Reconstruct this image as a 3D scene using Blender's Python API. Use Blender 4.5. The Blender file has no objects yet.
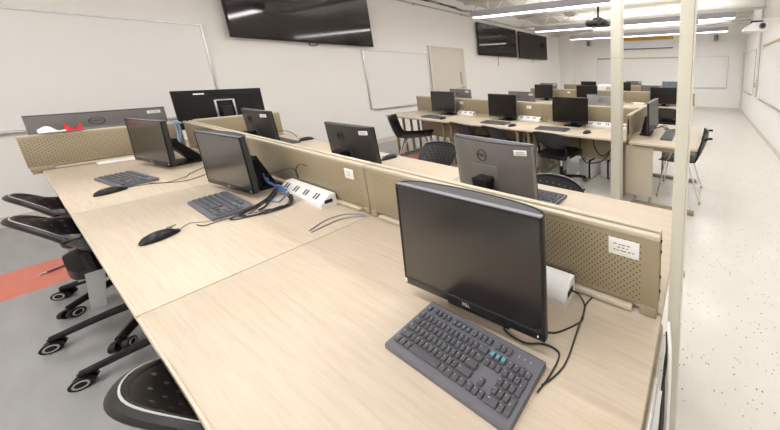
import bpy, bmesh, math, random
from mathutils import Vector, Matrix
random.seed(4)
PI = math.pi
S = bpy.context.scene
C = S.collection

# ------------------------------------------------------------------ materials
MAT = {}
def new_mat(name):
    m = bpy.data.materials.new(name); m.use_nodes = True
    MAT[name] = m
    return m, m.node_tree.nodes, m.node_tree.links, m.node_tree.nodes['Principled BSDF']

def plain(name, col, rough=.5, metal=0., spec=.5, noise=0.0, nscale=30., bump=0., coat=0.):
    m, N, L, b = new_mat(name)
    b.inputs['Base Color'].default_value = (*col, 1)
    b.inputs['Roughness'].default_value = rough
    b.inputs['Metallic'].default_value = metal
    b.inputs['Specular IOR Level'].default_value = spec
    b.inputs['Coat Weight'].default_value = coat
    tc = N.new('ShaderNodeTexCoord'); n = N.new('ShaderNodeTexNoise')
    n.inputs['Scale'].default_value = nscale; n.inputs['Detail'].default_value = 4
    L.new(tc.outputs['Object'], n.inputs['Vector'])
    r = N.new('ShaderNodeMix'); r.data_type = 'RGBA'
    k = noise if noise else 0.03
    r.inputs['A'].default_value = (*[c * (1 - k) for c in col], 1)
    r.inputs['B'].default_value = (*[min(1, c * (1 + k)) for c in col], 1)
    L.new(n.outputs['Fac'], r.inputs['Factor']); L.new(r.outputs['Result'], b.inputs['Base Color'])
    if bump:
        bp = N.new('ShaderNodeBump'); bp.inputs['Strength'].default_value = bump; bp.inputs['Distance'].default_value = .002
        L.new(n.outputs['Fac'], bp.inputs['Height']); L.new(bp.outputs['Normal'], b.inputs['Normal'])
    return m

def math_node(N, L, op, a, b=None):
    n = N.new('ShaderNodeMath'); n.operation = op
    for i, v in enumerate((a, b)):
        if v is None: continue
        if isinstance(v, (int, float)): n.inputs[i].default_value = v
        else: L.new(v, n.inputs[i])
    return n.outputs[0]

def perforated(name, col, hole, pitch_x, pitch_z, rad, rough=.5, metal=0., xmax=None, zmin=None, zmax=None, axis_u='X'):
    """two interleaved grids of round holes in object space"""
    m, N, L, b = new_mat(name)
    b.inputs['Roughness'].default_value = rough; b.inputs['Metallic'].default_value = metal
    tc = N.new('ShaderNodeTexCoord'); sx = N.new('ShaderNodeSeparateXYZ')
    L.new(tc.outputs['Object'], sx.inputs[0])
    u, v = sx.outputs[axis_u], sx.outputs['Z']
    masks = []
    for off in (0, .5):
        fu = math_node(N, L, 'FRACT', math_node(N, L, 'ADD', math_node(N, L, 'DIVIDE', u, pitch_x), 50 + off))
        fv = math_node(N, L, 'FRACT', math_node(N, L, 'ADD', math_node(N, L, 'DIVIDE', v, pitch_z), 50 + off))
        du = math_node(N, L, 'MULTIPLY', math_node(N, L, 'SUBTRACT', fu, .5), pitch_x)
        dv = math_node(N, L, 'MULTIPLY', math_node(N, L, 'SUBTRACT', fv, .5), pitch_z)
        d2 = math_node(N, L, 'ADD', math_node(N, L, 'MULTIPLY', du, du), math_node(N, L, 'MULTIPLY', dv, dv))
        masks.append(math_node(N, L, 'LESS_THAN', d2, rad * rad))
    k = math_node(N, L, 'MAXIMUM', masks[0], masks[1])
    if xmax is not None:
        k = math_node(N, L, 'MULTIPLY', k, math_node(N, L, 'LESS_THAN', math_node(N, L, 'ABSOLUTE', u), xmax))
    if zmin is not None:
        k = math_node(N, L, 'MULTIPLY', k, math_node(N, L, 'GREATER_THAN', v, zmin))
    if zmax is not None:
        k = math_node(N, L, 'MULTIPLY', k, math_node(N, L, 'LESS_THAN', v, zmax))
    r = N.new('ShaderNodeMix'); r.data_type = 'RGBA'
    r.inputs['A'].default_value = (*col, 1); r.inputs['B'].default_value = (*hole, 1)
    L.new(k, r.inputs['Factor']); L.new(r.outputs['Result'], b.inputs['Base Color'])
    return m

def wood(name, ca, cb, cc):
    m, N, L, b = new_mat(name)
    b.inputs['Roughness'].default_value = .42
    b.inputs['Specular IOR Level'].default_value = .35
    tc = N.new('ShaderNodeTexCoord'); mp = N.new('ShaderNodeMapping')
    mp.inputs['Scale'].default_value = (2.2, 75, 20)
    L.new(tc.outputs['Object'], mp.inputs['Vector'])
    n = N.new('ShaderNodeTexNoise'); n.inputs['Scale'].default_value = 1.6; n.inputs['Detail'].default_value = 6; n.inputs['Roughness'].default_value = .6
    n.inputs['Distortion'].default_value = .35
    L.new(mp.outputs[0], n.inputs['Vector'])
    mp2 = N.new('ShaderNodeMapping'); mp2.inputs['Scale'].default_value = (1.0, 7, 5)
    L.new(tc.outputs['Object'], mp2.inputs['Vector'])
    n2 = N.new('ShaderNodeTexNoise'); n2.inputs['Scale'].default_value = 1.2; n2.inputs['Detail'].default_value = 3
    L.new(mp2.outputs[0], n2.inputs['Vector'])
    r = N.new('ShaderNodeValToRGB')
    e = r.color_ramp.elements
    e[0].position = .3; e[0].color = (*ca, 1); e[1].position = .7; e[1].color = (*cc, 1)
    x = e.new(.5); x.color = (*cb, 1)
    f = math_node(N, L, 'ADD', math_node(N, L, 'MULTIPLY', n.outputs['Fac'], .68), math_node(N, L, 'MULTIPLY', n2.outputs['Fac'], .32))
    L.new(f, r.inputs[0]); L.new(r.outputs[0], b.inputs['Base Color'])
    return m

def floor_mat():
    m, N, L, b = new_mat('vinyl_floor')
    b.inputs['Roughness'].default_value = .2
    b.inputs['Specular IOR Level'].default_value = .5
    tc = N.new('ShaderNodeTexCoord'); sx = N.new('ShaderNodeSeparateXYZ'); L.new(tc.outputs['Object'], sx.inputs[0])
    X = sx.outputs['X']
    def speck(scale, thr):
        v = N.new('ShaderNodeTexVoronoi'); v.inputs['Scale'].default_value = scale
        L.new(tc.outputs['Object'], v.inputs['Vector'])
        sc = N.new('ShaderNodeSeparateColor'); L.new(v.outputs['Color'], sc.inputs[0])
        a = math_node(N, L, 'GREATER_THAN', sc.outputs[0], thr)
        d = math_node(N, L, 'LESS_THAN', v.outputs['Distance'], .32)
        return math_node(N, L, 'MULTIPLY', a, d), sc.outputs[1]
    s1, t1 = speck(85, .93); s2, t2 = speck(150, .86)
    n = N.new('ShaderNodeTexNoise'); n.inputs['Scale'].default_value = 6; n.inputs['Detail'].default_value = 5
    L.new(tc.outputs['Object'], n.inputs['Vector'])
    def mixc(fac, A, B):
        q = N.new('ShaderNodeMix'); q.data_type = 'RGBA'
        for key, v in (('Factor', fac), ('A', A), ('B', B)):
            if isinstance(v, tuple): q.inputs[key].default_value = (*v, 1)
            elif isinstance(v, (int, float)): q.inputs[key].default_value = v
            else: L.new(v, q.inputs[key])
        return q.outputs['Result']
    white = mixc(n.outputs['Fac'], (.67, .645, .605), (.76, .735, .70))
    dark = mixc(t1, (.13, .12, .11), (.42, .36, .31))
    white = mixc(s1, white, dark)
    white = mixc(math_node(N, L, 'MULTIPLY', s2, .4), white, (.45, .41, .37))
    n3 = N.new('ShaderNodeTexNoise'); n3.inputs['Scale'].default_value = 3; n3.inputs['Detail'].default_value = 8
    mp = N.new('ShaderNodeMapping'); mp.inputs['Scale'].default_value = (1, 6, 1); L.new(tc.outputs['Object'], mp.inputs['Vector']); L.new(mp.outputs[0], n3.inputs['Vector'])
    grey = mixc(n3.outputs['Fac'], (.29, .29, .295), (.40, .40, .405))
    red = mixc(n3.outputs['Fac'], (.66, .14, .085), (.80, .20, .12))
    is_red = math_node(N, L, 'MULTIPLY', math_node(N, L, 'GREATER_THAN', X, -4.82), math_node(N, L, 'LESS_THAN', X, -4.24))
    left = mixc(is_red, grey, red)
    L.new(mixc(math_node(N, L, 'GREATER_THAN', X, -1.6), left, white), b.inputs['Base Color'])
    return m

def emit(name, col, strength):
    m, N, L, b = new_mat(name)
    b.inputs['Base Color'].default_value = (*col, 1)
    b.inputs['Emission Color'].default_value = (*col, 1); b.inputs['Emission Strength'].default_value = strength
    return m

plain('wall_paint', (.87, .86, .835), .62, noise=.015, nscale=3)
plain('ceiling_paint', (.80, .78, .73), .7, noise=.03, nscale=4)
plain('truss_paint', (.66, .63, .56), .6)
plain('pole_paint', (.62, .595, .51), .45, noise=.02, nscale=8)
plain('trim_paint', (.68, .65, .59), .5)
plain('door_paint', (.66, .62, .55), .5)
plain('board_white', (.84, .835, .83), .22, spec=.5, noise=.01, nscale=2)
plain('aluminium', (.62, .62, .63), .35, metal=.8)
plain('chrome', (.75, .75, .76), .18, metal=1.)
plain('tan_metal', (.32, .262, .168), .45, noise=.03)
plain('tan_light', (.52, .46, .36), .45)
plain('edge_band', (.58, .50, .41), .5)
wood('maple_laminate', (.455, .375, .288), (.53, .447, .355), (.58, .503, .41))
perforated('perforated_tan', (.32, .262, .168), (.055, .042, .03), .020, .020, .0027, .42, 0., .692, .045, .242)
perforated('perforated_tan_x', (.32, .262, .168), (.055, .042, .03), .020, .020, .0031, .42, 0., None, .035, .228, 'Y')
perforated('perforated_seat_back', (.012, .012, .014), (.17, .14, .12), .052, .052, .0050, .40, 0., .17, .565, .75)
perforated('vent_mesh', (.075, .075, .09), (.006, .006, .008), .007, .007, .0022, .4)
plain('screen_glass', (.010, .0075, .0065), .24, spec=.58)
plain('tv_glass', (.022, .016, .016), .06, spec=.6)
plain('black_plastic', (.009, .009, .010), .40, spec=.3, noise=.05)
plain('soft_black', (.009, .009, .010), .40, spec=.35, noise=.08, nscale=60, bump=.15)
plain('bezel_grey', (.20, .20, .23), .34)
plain('back_grey', (.21, .20, .20), .38, metal=.35)
plain('back_dark', (.05, .048, .05), .34, metal=.3)
plain('back_silver', (.44, .44, .46), .36, metal=.5)
plain('mark_black', (.012, .012, .014), .4)
plain('key_plastic', (.085, .085, .098), .5)
plain('kb_plastic', (.125, .125, .15), .48)
plain('key_mark', (.55, .56, .58), .5)
plain('key_teal', (.10, .32, .42), .5)
plain('white_plastic', (.80, .79, .78), .35)
plain('sticker_white', (.86, .85, .83), .55)
plain('ink', (.10, .10, .11), .6)
plain('cable_black', (.014, .014, .015), .45)
plain('cable_white', (.78, .77, .74), .45)
plain('cable_grey', (.25, .25, .29), .45)
plain('cable_blue', (.07, .16, .38), .4)
plain('cable_light_blue', (.25, .40, .58), .4)
plain('screen_fabric', (.82, .85, .92), .5)
plain('fixture_grey', (.40, .40, .47), .45)
plain('grey_plastic', (.45, .44, .42), .5)
plain('duct_wrap', (.80, .79, .77), .35, noise=.05, nscale=14, bump=1.)
plain('red_cloth', (.62, .02, .025), .6)
plain('orange_wood', (.62, .33, .06), .5)
plain('cork_tan', (.55, .42, .22), .6)
plain('blue_grey', (.15, .19, .25), .4)
plain('purple_plastic', (.10, .06, .16), .4)
plain('floor_white_box', (.75, .75, .76), .25)
floor_mat()
emit('tube_glow', (1, .985, .97), 7.0)
emit('led_white', (.9, .95, 1), 1.5)
M = MAT

# ------------------------------------------------------------------ mesh helpers
def B(): return bmesh.new()
def box(bm, c, s, bev=0., R=None, seg=2):
    r = bmesh.ops.create_cube(bm, size=1)
    vs = r['verts']
    for v in vs: v.co = Vector((v.co.x * s[0], v.co.y * s[1], v.co.z * s[2]))
    if bev:
        es = list({e for v in vs for e in v.link_edges})
        q = bmesh.ops.bevel(bm, geom=es, offset=min(bev, min(s) * .48), segments=seg, affect='EDGES', profile=.5)
        vs = list({v for f in q['faces'] for v in f.verts} | {v for v in vs if v.is_valid})
    for v in vs:
        co = v.co.copy()
        if R is not None: co = R @ co
        v.co = co + Vector(c)
    return vs
def frame_of(d):
    d = d.normalized(); a = Vector((0, 0, 1)) if abs(d.z) < .9 else Vector((1, 0, 0))
    x = d.cross(a).normalized(); return x, d.cross(x).normalized()
def tube(bm, pts, r, n=8, smooth=True, caps=True):
    P = [Vector(p) for p in pts]
    if smooth and len(P) > 2:
        Q = []
        for i in range(len(P) - 1):
            p0, p1, p2, p3 = P[max(i - 1, 0)], P[i], P[i + 1], P[min(i + 2, len(P) - 1)]
            for k in range(6):
                t = k / 6
                Q.append(.5 * ((2 * p1) + (p2 - p0) * t + (2 * p0 - 5 * p1 + 4 * p2 - p3) * t * t + (3 * p1 - p0 - 3 * p2 + p3) * t ** 3))
        Q.append(P[-1]); P = Q
    rr = r if isinstance(r, (list, tuple)) else None
    rings = []; px = None
    for i, p in enumerate(P):
        d = P[min(i + 1, len(P) - 1)] - P[max(i - 1, 0)]
        if d.length < 1e-7: d = Vector((0, 0, 1))
        d.normalize()
        if px is None: x, y = frame_of(d)
        else:
            x = (px - d * px.dot(d))
            x = x.normalized() if x.length > 1e-5 else frame_of(d)[0]
            y = d.cross(x)
        px = x
        t = i / max(1, len(P) - 1)
        rad = (rr[0] + (rr[1] - rr[0]) * t) if rr else r
        rings.append([bm.verts.new(p + (x * math.cos(2 * PI * k / n) + y * math.sin(2 * PI * k / n)) * rad) for k in range(n)])
    for a, b in zip(rings, rings[1:]):
        for k in range(n): bm.faces.new((a[k], a[(k + 1) % n], b[(k + 1) % n], b[k]))
    if caps:
        bm.faces.new(rings[0][::-1]); bm.faces.new(rings[-1])
def cyl(bm, a, b, r, r2=None, n=16): tube(bm, [a, b], (r, r if r2 is None else r2), n, False)
def prism(bm, pts, lo, hi, ax='z'):
    """polygon pts (a,b) extruded along ax"""
    def mk(p, t): return {'z': (p[0], p[1], t), 'y': (p[0], t, p[1]), 'x': (t, p[0], p[1])}[ax]
    A = [bm.verts.new(mk(p, lo)) for p in pts]; Bv = [bm.verts.new(mk(p, hi)) for p in pts]
    n = len(pts)
    bm.faces.new(A[::-1]); bm.faces.new(Bv)
    for i in range(n): bm.faces.new((A[i], A[(i + 1) % n], Bv[(i + 1) % n], Bv[i]))
    bmesh.ops.recalc_face_normals(bm, faces=bm.faces)
def shell(bm, fn, nu, nv, th):
    P = [[Vector(fn(i / nu, j / nv)) for j in range(nv + 1)] for i in range(nu + 1)]
    def nrm(i, j):
        a = P[min(i + 1, nu)][j] - P[max(i - 1, 0)][j]; b = P[i][min(j + 1, nv)] - P[i][max(j - 1, 0)]
        c = a.cross(b); return c.normalized() if c.length > 1e-9 else Vector((0, 0, 1))
    F = [[bm.verts.new(P[i][j] + nrm(i, j) * th / 2) for j in range(nv + 1)] for i in range(nu + 1)]
    K = [[bm.verts.new(P[i][j] - nrm(i, j) * th / 2) for j in range(nv + 1)] for i in range(nu + 1)]
    for i in range(nu):
        for j in range(nv):
            bm.faces.new((F[i][j], F[i + 1][j], F[i + 1][j + 1], F[i][j + 1]))
            bm.faces.new((K[i][j], K[i][j + 1], K[i + 1][j + 1], K[i + 1][j]))
    for i in range(nu):
        bm.faces.new((F[i][0], K[i][0], K[i + 1][0], F[i + 1][0])); bm.faces.new((F[i][nv], F[i + 1][nv], K[i + 1][nv], K[i][nv]))
    for j in range(nv):
        bm.faces.new((F[0][j], F[0][j + 1], K[0][j + 1], K[0][j])); bm.faces.new((F[nu][j], K[nu][j], K[nu][j + 1], F[nu][j + 1]))
    bmesh.ops.recalc_face_normals(bm, faces=bm.faces)
def move(bm, vs, R, t=(0, 0, 0)):
    for v in vs: v.co = R @ v.co + Vector(t)

def obj(name, bm, mat, parent=None, loc=(0, 0, 0), rz=0, smooth=True, rot=None):
    me = bpy.data.meshes.new(name); bm.to_mesh(me); bm.free()
    for q in (mat if isinstance(mat, tuple) else (mat,)): me.materials.append(MAT[q])
    if smooth:
        for p in me.polygons: p.use_smooth = True
        try: me.set_sharp_from_angle(angle=math.radians(32))
        except Exception: pass
    o = bpy.data.objects.new(name, me); C.objects.link(o)
    o.location = loc; o.rotation_euler = rot if rot else (0, 0, rz)
    if parent: o.parent = parent
    return o
def thing(name, label, cat, loc=(0, 0, 0), rz=0, group=None):
    o = bpy.data.objects.new(name, None); C.objects.link(o); o.empty_display_size = .05
    o.location = loc; o.rotation_euler = (0, 0, rz)
    return tag(o, label, cat, group)
def tag(o, label, cat, group=None):
    o['label'] = label; o['category'] = cat
    if group: o['group'] = group
    return o
def struct(o):
    o['kind'] = 'structure'; return o
def copy_tree(o, parent=None):
    c = o.copy(); C.objects.link(c)
    if parent: c.parent = parent
    for ch in list(o.children): copy_tree(ch, c)
    return c
def dup(root, label, loc, rz=0, group=None):
    r = copy_tree(root); r.location = loc; r.rotation_euler = (0, 0, rz); r['label'] = label
    if group: r['group'] = group
    return r
def text_bm(body, size, depth=.0006, align='CENTER'):
    cu = bpy.data.curves.new('lettering', 'FONT'); cu.body = body; cu.size = size; cu.extrude = depth
    cu.align_x = align; cu.align_y = 'CENTER'; cu.resolution_u = 2
    o = bpy.data.objects.new('lettering', cu); C.objects.link(o)
    dg = bpy.context.evaluated_depsgraph_get(); me = bpy.data.meshes.new_from_object(o.evaluated_get(dg))
    bm = B(); bm.from_mesh(me)
    bpy.data.objects.remove(o); bpy.data.curves.remove(cu); bpy.data.meshes.remove(me)
    return bm
R = math.radians
def rotz(a): return Matrix.Rotation(a, 3, 'Z')

# ------------------------------------------------------------------ camera
cam = bpy.data.cameras.new('camera'); co = bpy.data.objects.new('camera', cam); C.objects.link(co)
cam.sensor_fit = 'HORIZONTAL'; cam.sensor_width = 36
cam.lens = 241.761 * 36 / 780
cam.shift_x = (390 - 612.048) / 780; cam.shift_y = (109.424 - 215) / 780
Rc = ((0.93266333, 0.36074525, -0.00140359), (0.05608172, -0.14883378, -0.98727065), (-0.3563621, 0.92071243, -0.15904302))
mw = Matrix.Identity(4)
for i in range(3):
    mw[i][0] = Rc[0][i]; mw[i][1] = -Rc[1][i]; mw[i][2] = -Rc[2][i]
mw.translation = (0, 0, 1.495)
co.matrix_world = mw
cam.clip_start = .02
S.camera = co

# ------------------------------------------------------------------ setting
XL, XR, YF, YB, ZC = -6.27, 1.245, -3.2, 10.0, 3.32
def wallbox(name, lo, hi, mat='wall_paint'):
    bm = B(); box(bm, [(a + b) / 2 for a, b in zip(lo, hi)], [b - a for a, b in zip(lo, hi)])
    return struct(obj(name, bm, mat, smooth=False))
wallbox('floor', (XL, YF, -.1), (XR, YB, 0), 'vinyl_floor')
wallbox('ceiling', (XL, YF, ZC), (XR, YB, ZC + .1), 'ceiling_paint')
wallbox('wall_left', (XL - .1, YF, 0), (XL, YB, ZC))
wallbox('wall_right', (XR, YF, 0), (XR + .1, YB, ZC))
wallbox('wall_back', (XL - .1, YB, 0), (XR + .1, YB + .1, ZC))
wallbox('wall_front', (XL - .1, YF - .1, 0), (XR + .1, YF, ZC))
wallbox('baseboard_left', (XL, YF, 0), (XL + .012, YB - .42, .1), 'trim_paint')
wallbox('baseboard_right', (XR - .012, YF, 0), (XR, YB - .2, .1), 'trim_paint')
wallbox('baseboard_back', (XL + .62, YB - .012, 0), (XR - .03, YB, .1), 'trim_paint')
wallbox('trim_1', (XL, YB - .42, 0), (XL + .6, YB, ZC))                              # pilaster in the far left corner
wallbox('trim_2', (XR - .05, YB - .16, 0), (XR, YB - .04, 2.13), 'door_paint')         # jamb at the far right corner
bm = B(); cyl(bm, (XR - .03, 7.2, .8), (XR - .03, 7.2, ZC), .028, n=10)
o = struct(obj('trim_3', bm, 'trim_paint'))
# left wall door
bm = B(); box(bm, (XL + .02, 4.40, 1.03), (.035, .80, 2.05), .004)
d = struct(obj('door_1', bm, 'door_paint'))
bm = B(); cyl(bm, (XL + .038, 4.72, 1.05), (XL + .09, 4.72, 1.05), .022); cyl(bm, (XL + .085, 4.75, 1.05), (XL + .085, 4.63, 1.05), .011)
struct(obj('door_handle', bm, 'chrome', d))
bm = B(); box(bm, (XL + .045, 4.72, 1.30), (.02, .05, .34), .005)
struct(obj('door_latch', bm, 'grey_plastic', d))
bm = B()
for y in (3.975, 4.825): box(bm, (XL + .024, y, 1.045), (.048, .05, 2.09), .003)
box(bm, (XL + .024, 4.40, 2.07), (.048, .80, .04), .003)
struct(obj('trim_4', bm, 'trim_paint'))
# conduit along the top of the left wall
bm = B(); cyl(bm, (XL + .05, YF + .01, 2.985), (XL + .05, YB - .45, 2.985), .016, n=8)
for k in range(10): box(bm, (XL + .034, -2 + k * 1.15, 2.985), (.064, .03, .05))
tag(obj('electrical_conduit', bm, 'grey_plastic'), 'thin grey pipe running along the top of the left wall', 'pipe')
# cable bundle near the ceiling on the left wall
bm = B()
for j in range(3):
    tube(bm, [(XL + .11 + .05 * math.sin(k * 1.7 + j), 2.4 + k * .45, 3.10 + .022 * math.cos(k * 2.1 + 2 * j)) for k in range(7)] + [(XL + 1.2, 5.4, 3.12), (XL + 2.6, 5.6, 3.15)], .008, 6)
tag(obj('cable_bundle', bm, 'cable_black'), 'dark cable bundle looping from the left wall top under the ceiling', 'cable')

# ------------------------------------------------------------------ ceiling things
n_tr = 0
for y in (1.05, 3.05, 5.05, 7.05, 9.0):
    bm = B()
    box(bm, ((XL + XR) / 2, y, 2.985), (XR - XL - .02, .07, .05)); box(bm, ((XL + XR) / 2, y, ZC - .03), (XR - XL - .02, .07, .05))
    x = XL + .15; up = False
    while x < XR - .5:
        a = (x, y, 3.0 if not up else ZC - .04); b = (x + .42, y, ZC - .04 if not up else 3.0)
        cyl(bm, a, b, .014, n=6); x += .42; up = not up
    lab = ['over the nearest desks', 'between the nearest and middle rows', 'over the aisle behind the middle row', 'over the farthest row of desks', 'in front of the back wall'][n_tr]
    tag(obj('roof_truss', bm, 'truss_paint'), 'open web steel roof truss ' + lab, 'truss', 'roof trusses'); n_tr += 1
def fixture(y, lab, x0=-4.66, x1=.50):
    cx, w = (x0 + x1) / 2, x1 - x0
    t = thing('pendant_light', lab, 'light fixture', (cx, y, 2.60), 0, 'pendant light rows')
    bm = B(); prism(bm, [(-.06, .0), (.06, .0), (.075, .02), (.075, .118), (-.075, .118), (-.075, .02)], -w / 2, w / 2, 'x')
    obj('housing', bm, 'fixture_grey', t, smooth=False)
    bm = B(); box(bm, (0, 0, -.004), (w - .01, .112, .012), .003); obj('diffuser', bm, 'tube_glow', t)
    bm = B(); box(bm, (0, 0, .117), (w - .03, .09, .006)); obj('uplight_lens', bm, 'tube_glow', t)
    for k in (-.42, -.14, .14, .42):
        bm = B(); cyl(bm, (k * w, 0, .115), (k * w, 0, ZC - 2.60), .004, n=6); obj('suspension_rod', bm, 'aluminium', t)
    for nm, z, rx, e in (('light_down', 2.580, 0, 50), ('light_up', 2.74, PI, 46)):
        li = bpy.data.lights.new(nm, 'AREA'); li.shape = 'RECTANGLE'; li.size = w - .1; li.size_y = .11; li.energy = e; li.color = (1, .985, .965)
        lo = bpy.data.objects.new(nm, li); C.objects.link(lo); lo.location = (cx, y, z); lo.rotation_euler = (rx, 0, 0)
fixture(-2.0, 'long suspended grey light fixture behind the viewpoint')
fixture(0.05, 'long suspended grey light fixture over the chairs of the nearest desks')
fixture(2.0, 'long suspended grey light fixture over the aisle before the middle row')
fixture(3.95, 'long suspended grey light fixture, nearest one seen, above the black ceiling projector')
fixture(5.98, 'long suspended grey light fixture just beyond the black ceiling projector')
fixture(7.9, 'long suspended grey light fixture farthest away, closest to the back wall')
# ducts
bm = B(); tube(bm, [(-.6 + k * .085, 6.62 + .008 * math.sin(k * 2.3), 3.06) for k in range(21)], .13, 14, False)
for k in range(7): cyl(bm, (-.58 + k * .28, 6.62, 3.06), (-.56 + k * .28, 6.62, 3.06), .138, n=14)
for k in range(3): box(bm, (-.4 + k * .6, 6.62, 3.25), (.03, .004, .14))
tag(obj('air_duct', bm, 'duct_wrap'), 'white wrapped air duct under the ceiling on the right', 'duct')
bm = B(); tube(bm, [(-4 + k * .2, 8.45, 2.98 + .012 * math.sin(k * 1.9)) for k in range(24)], .06, 10, False)
for k in range(5): box(bm, (-3.8 + k, 8.45, 3.17), (.02, .004, .30))
tag(obj('insulated_pipe', bm, 'duct_wrap'), 'long white insulated pipe under the ceiling near the back wall', 'pipe')
# black projector on a ceiling pole
t = thing('ceiling_projector', 'black projector hanging from the ceiling on a black pole', 'projector', (-1.94, 4.3, 2.30))
bm = B(); box(bm, (0, 0, .055), (.40, .30, .10), .03, seg=3); obj('body', bm, 'black_plastic', t)
bm = B(); cyl(bm, (.09, -.165, .05), (.09, -.14, .05), .042); obj('lens', bm, 'screen_glass', t)
bm = B(); cyl(bm, (0, 0, .16), (0, 0, ZC - 2.30), .02); cyl(bm, (0, 0, ZC - 2.30 - .02), (0, 0, ZC - 2.30), .07); obj('pole', bm, 'black_plastic', t)
bm = B(); box(bm, (0, 0, .13), (.16, .14, .06), .01); 
for sx in (-1, 1): cyl(bm, (sx * .13, .06, .10), (0, 0, .17), .01, n=6)
obj('mount_bracket', bm, 'black_plastic', t)
# small ceiling devices near projector
t = thing('ceiling_speaker', 'small dark round device hanging under the ceiling left of the black projector', 'speaker', (-2.72, 4.6, 2.62))
bm = B(); cyl(bm, (0, 0, 0), (0, 0, .05), .10, .13, 20); obj('grille', bm, 'grey_plastic', t)
bm = B(); cyl(bm, (0, 0, .05), (0, 0, ZC - 2.62), .012); obj('stem', bm, 'grey_plastic', t)
# white projector on wall arm
t = thing('wall_projector', 'white short throw projector on a wall arm at the right wall', 'projector', (.71, 4.8, 2.13))
bm = B(); prism(bm, [(-.17, .02), (-.12, .0), (.15, .0), (.17, .03), (.17, .12), (.13, .14), (-.05, .135), (-.17, .06)], -.13, .13, 'y'); obj('body', bm, 'white_plastic', t)
bm = B(); cyl(bm, (.09, -.145, .075), (.09, -.125, .075), .05); obj('lens', bm, 'back_grey', t)
bm = B(); cyl(bm, (.09, -.15, .075), (.09, -.135, .075), .032); obj('lens_glass', bm, 'mark_black', t)
bm = B(); box(bm, (.245, 0, .185), (.55, .05, .035), .006); box(bm, (.524, 0, .185), (.02, .16, .25), .004); obj('wall_arm', bm, 'white_plastic', t)
bm = B(); box(bm, (.02, 0, .155), (.18, .13, .035), .006); obj('mount_plate', bm, 'black_plastic', t)
bm = B(); tube(bm, [(.05, 0, .18), (-.1, .1, .22), (-.35, .3, .24), (-.6, .6, .27), (-.9, 1.0, .30)], .007, 6); obj('cable', bm, 'cable_grey', t)
bm = B(); 
for j in range(3): tube(bm, [(XR - .03 - .03 * j, 3.75 + .05 * j, 2.12), (XR - .12, 3.7, 2.3 + .06 * j), (XR - .05, 3.8 - .1 * j, 2.55), (XR - .10, 3.9, 2.9), (XR - .04, 4.0, ZC)], .009, 6)
tag(obj('cable_tangle', bm, 'cable_black'), 'tangle of black cables high on the right wall', 'cable')

# ------------------------------------------------------------------ wall things
def wall_board(name, label, w, h, loc, rz, mat='board_white', top=None, left=True):
    """board in local XZ plane, facing -Y, origin at bottom centre against the wall (y=0)"""
    t = thing(name, label, 'whiteboard', loc, rz)
    bm = B(); box(bm, (0, -.011, h / 2), (w - .02, .016, h - .02)); obj('board', bm, mat, t, smooth=False)
    bm = B()
    for sx in (-1, 1): box(bm, (sx * (w / 2 - .01), -.013, h / 2), (.02, .024, h), .003)
    for sz in (0, 1): box(bm, (0, -.013, .01 + sz * (h - .02)), (w - .04, .024, .02), .003)
    obj('frame', bm, 'aluminium', t)
    bm = B(); box(bm, (0, -.035, -.004), (w - .1, .05, .01), .002); obj('marker_tray', bm, 'aluminium', t)
    if top:
        bm = B(); box(bm, (0, -.014, h + .022), (w, .026, .04), .003); obj('map_rail', bm, top, t)
    return t
LW = PI / 2     # facing +X from the left wall
RW = -PI / 2    # facing -X from the right wall
# local -Y -> +X : rotate by +90
wall_board('whiteboard', 'large whiteboard on the left wall, nearest the front, left of the big television', 3.1, 1.185, (XL, -.40, .915), LW)
wall_board('whiteboard', 'whiteboard on the left wall between the big television and the door', 1.19, 1.17, (XL, 3.325, .73), LW)
wall_board('whiteboard', 'small whiteboard on the right wall close to the back corner', 1.9, 1.27, (XR, 8.66, .80), RW)
wall_board('whiteboard', 'large whiteboard with a tan top rail on the right wall', 3.0, 1.25, (XR, 5.36, .80), RW, top='cork_tan')
wall_board('whiteboard', 'whiteboard on the back wall at its right end', 1.40, 1.17, (.02, YB, .84), 0)
wall_board('whiteboard', 'wide whiteboard with a tan top rail on the back wall below the projection screen', 3.6, 1.2, (-2.75, YB, .78), 0, top='cork_tan')
def television(label, w, h, loc, cable):
    t = thing('wall_television', label, 'television', loc, LW)
    bm = B(); box(bm, (0, -.085, h / 2), (w, .045, h), .006); obj('bezel', bm, 'black_plastic', t)
    bm = B(); box(bm, (0, -.109, h / 2 + .006), (w - .03, .004, h - .04)); obj('screen', bm, 'tv_glass', t, smooth=False)
    bm = B(); box(bm, (0, -.031, h / 2), (.5, .058, .4), .004); obj('wall_mount', bm, 'black_plastic', t)
    bm = B(); tube(bm, cable, .006, 6); obj('cable', bm, 'cable_black', t)
    return t
television('big black television on the left wall above the nearest desks', 1.56, .90, (XL, 2.105, 1.96), [(-.02, -.05, .05), (-.05, -.05, -.03), (.0, -.03, -.045), (.05, -.03, -.02), (.06, -.05, .05)])
television('black television on the left wall, first of the distant pair', 1.52, .915, (XL, 6.055, 1.945), [(0, -.03, .05), (.01, -.02, -.08), (0, -.012, -.3)])
television('black television on the left wall, farthest from the viewpoint', 1.60, .92, (XL, 7.735, 1.925), [(0, -.03, .05), (.01, -.02, -.06), (0, -.012, -.14)])
t = thing('projection_screen', 'partly lowered projection screen with an orange top strip on the back wall', 'screen', (-2.31, YB, 2.36))
bm = B(); box(bm, (0, -.05, .41), (2.04, .08, .13), .01); obj('case', bm, 'orange_wood', t)
bm = B(); box(bm, (0, -.045, .195), (2.0, .006, .34)); obj('fabric', bm, 'screen_fabric', t)
bm = B(); box(bm, (0, -.045, .015), (2.04, .03, .03), .005); obj('weight_bar', bm, 'black_plastic', t)
bm = B(); cyl(bm, (-.15, -.045, -.22), (-.15, -.045, .0), .004, n=6); obj('pull_cord', bm, 'grey_plastic', t)
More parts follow.
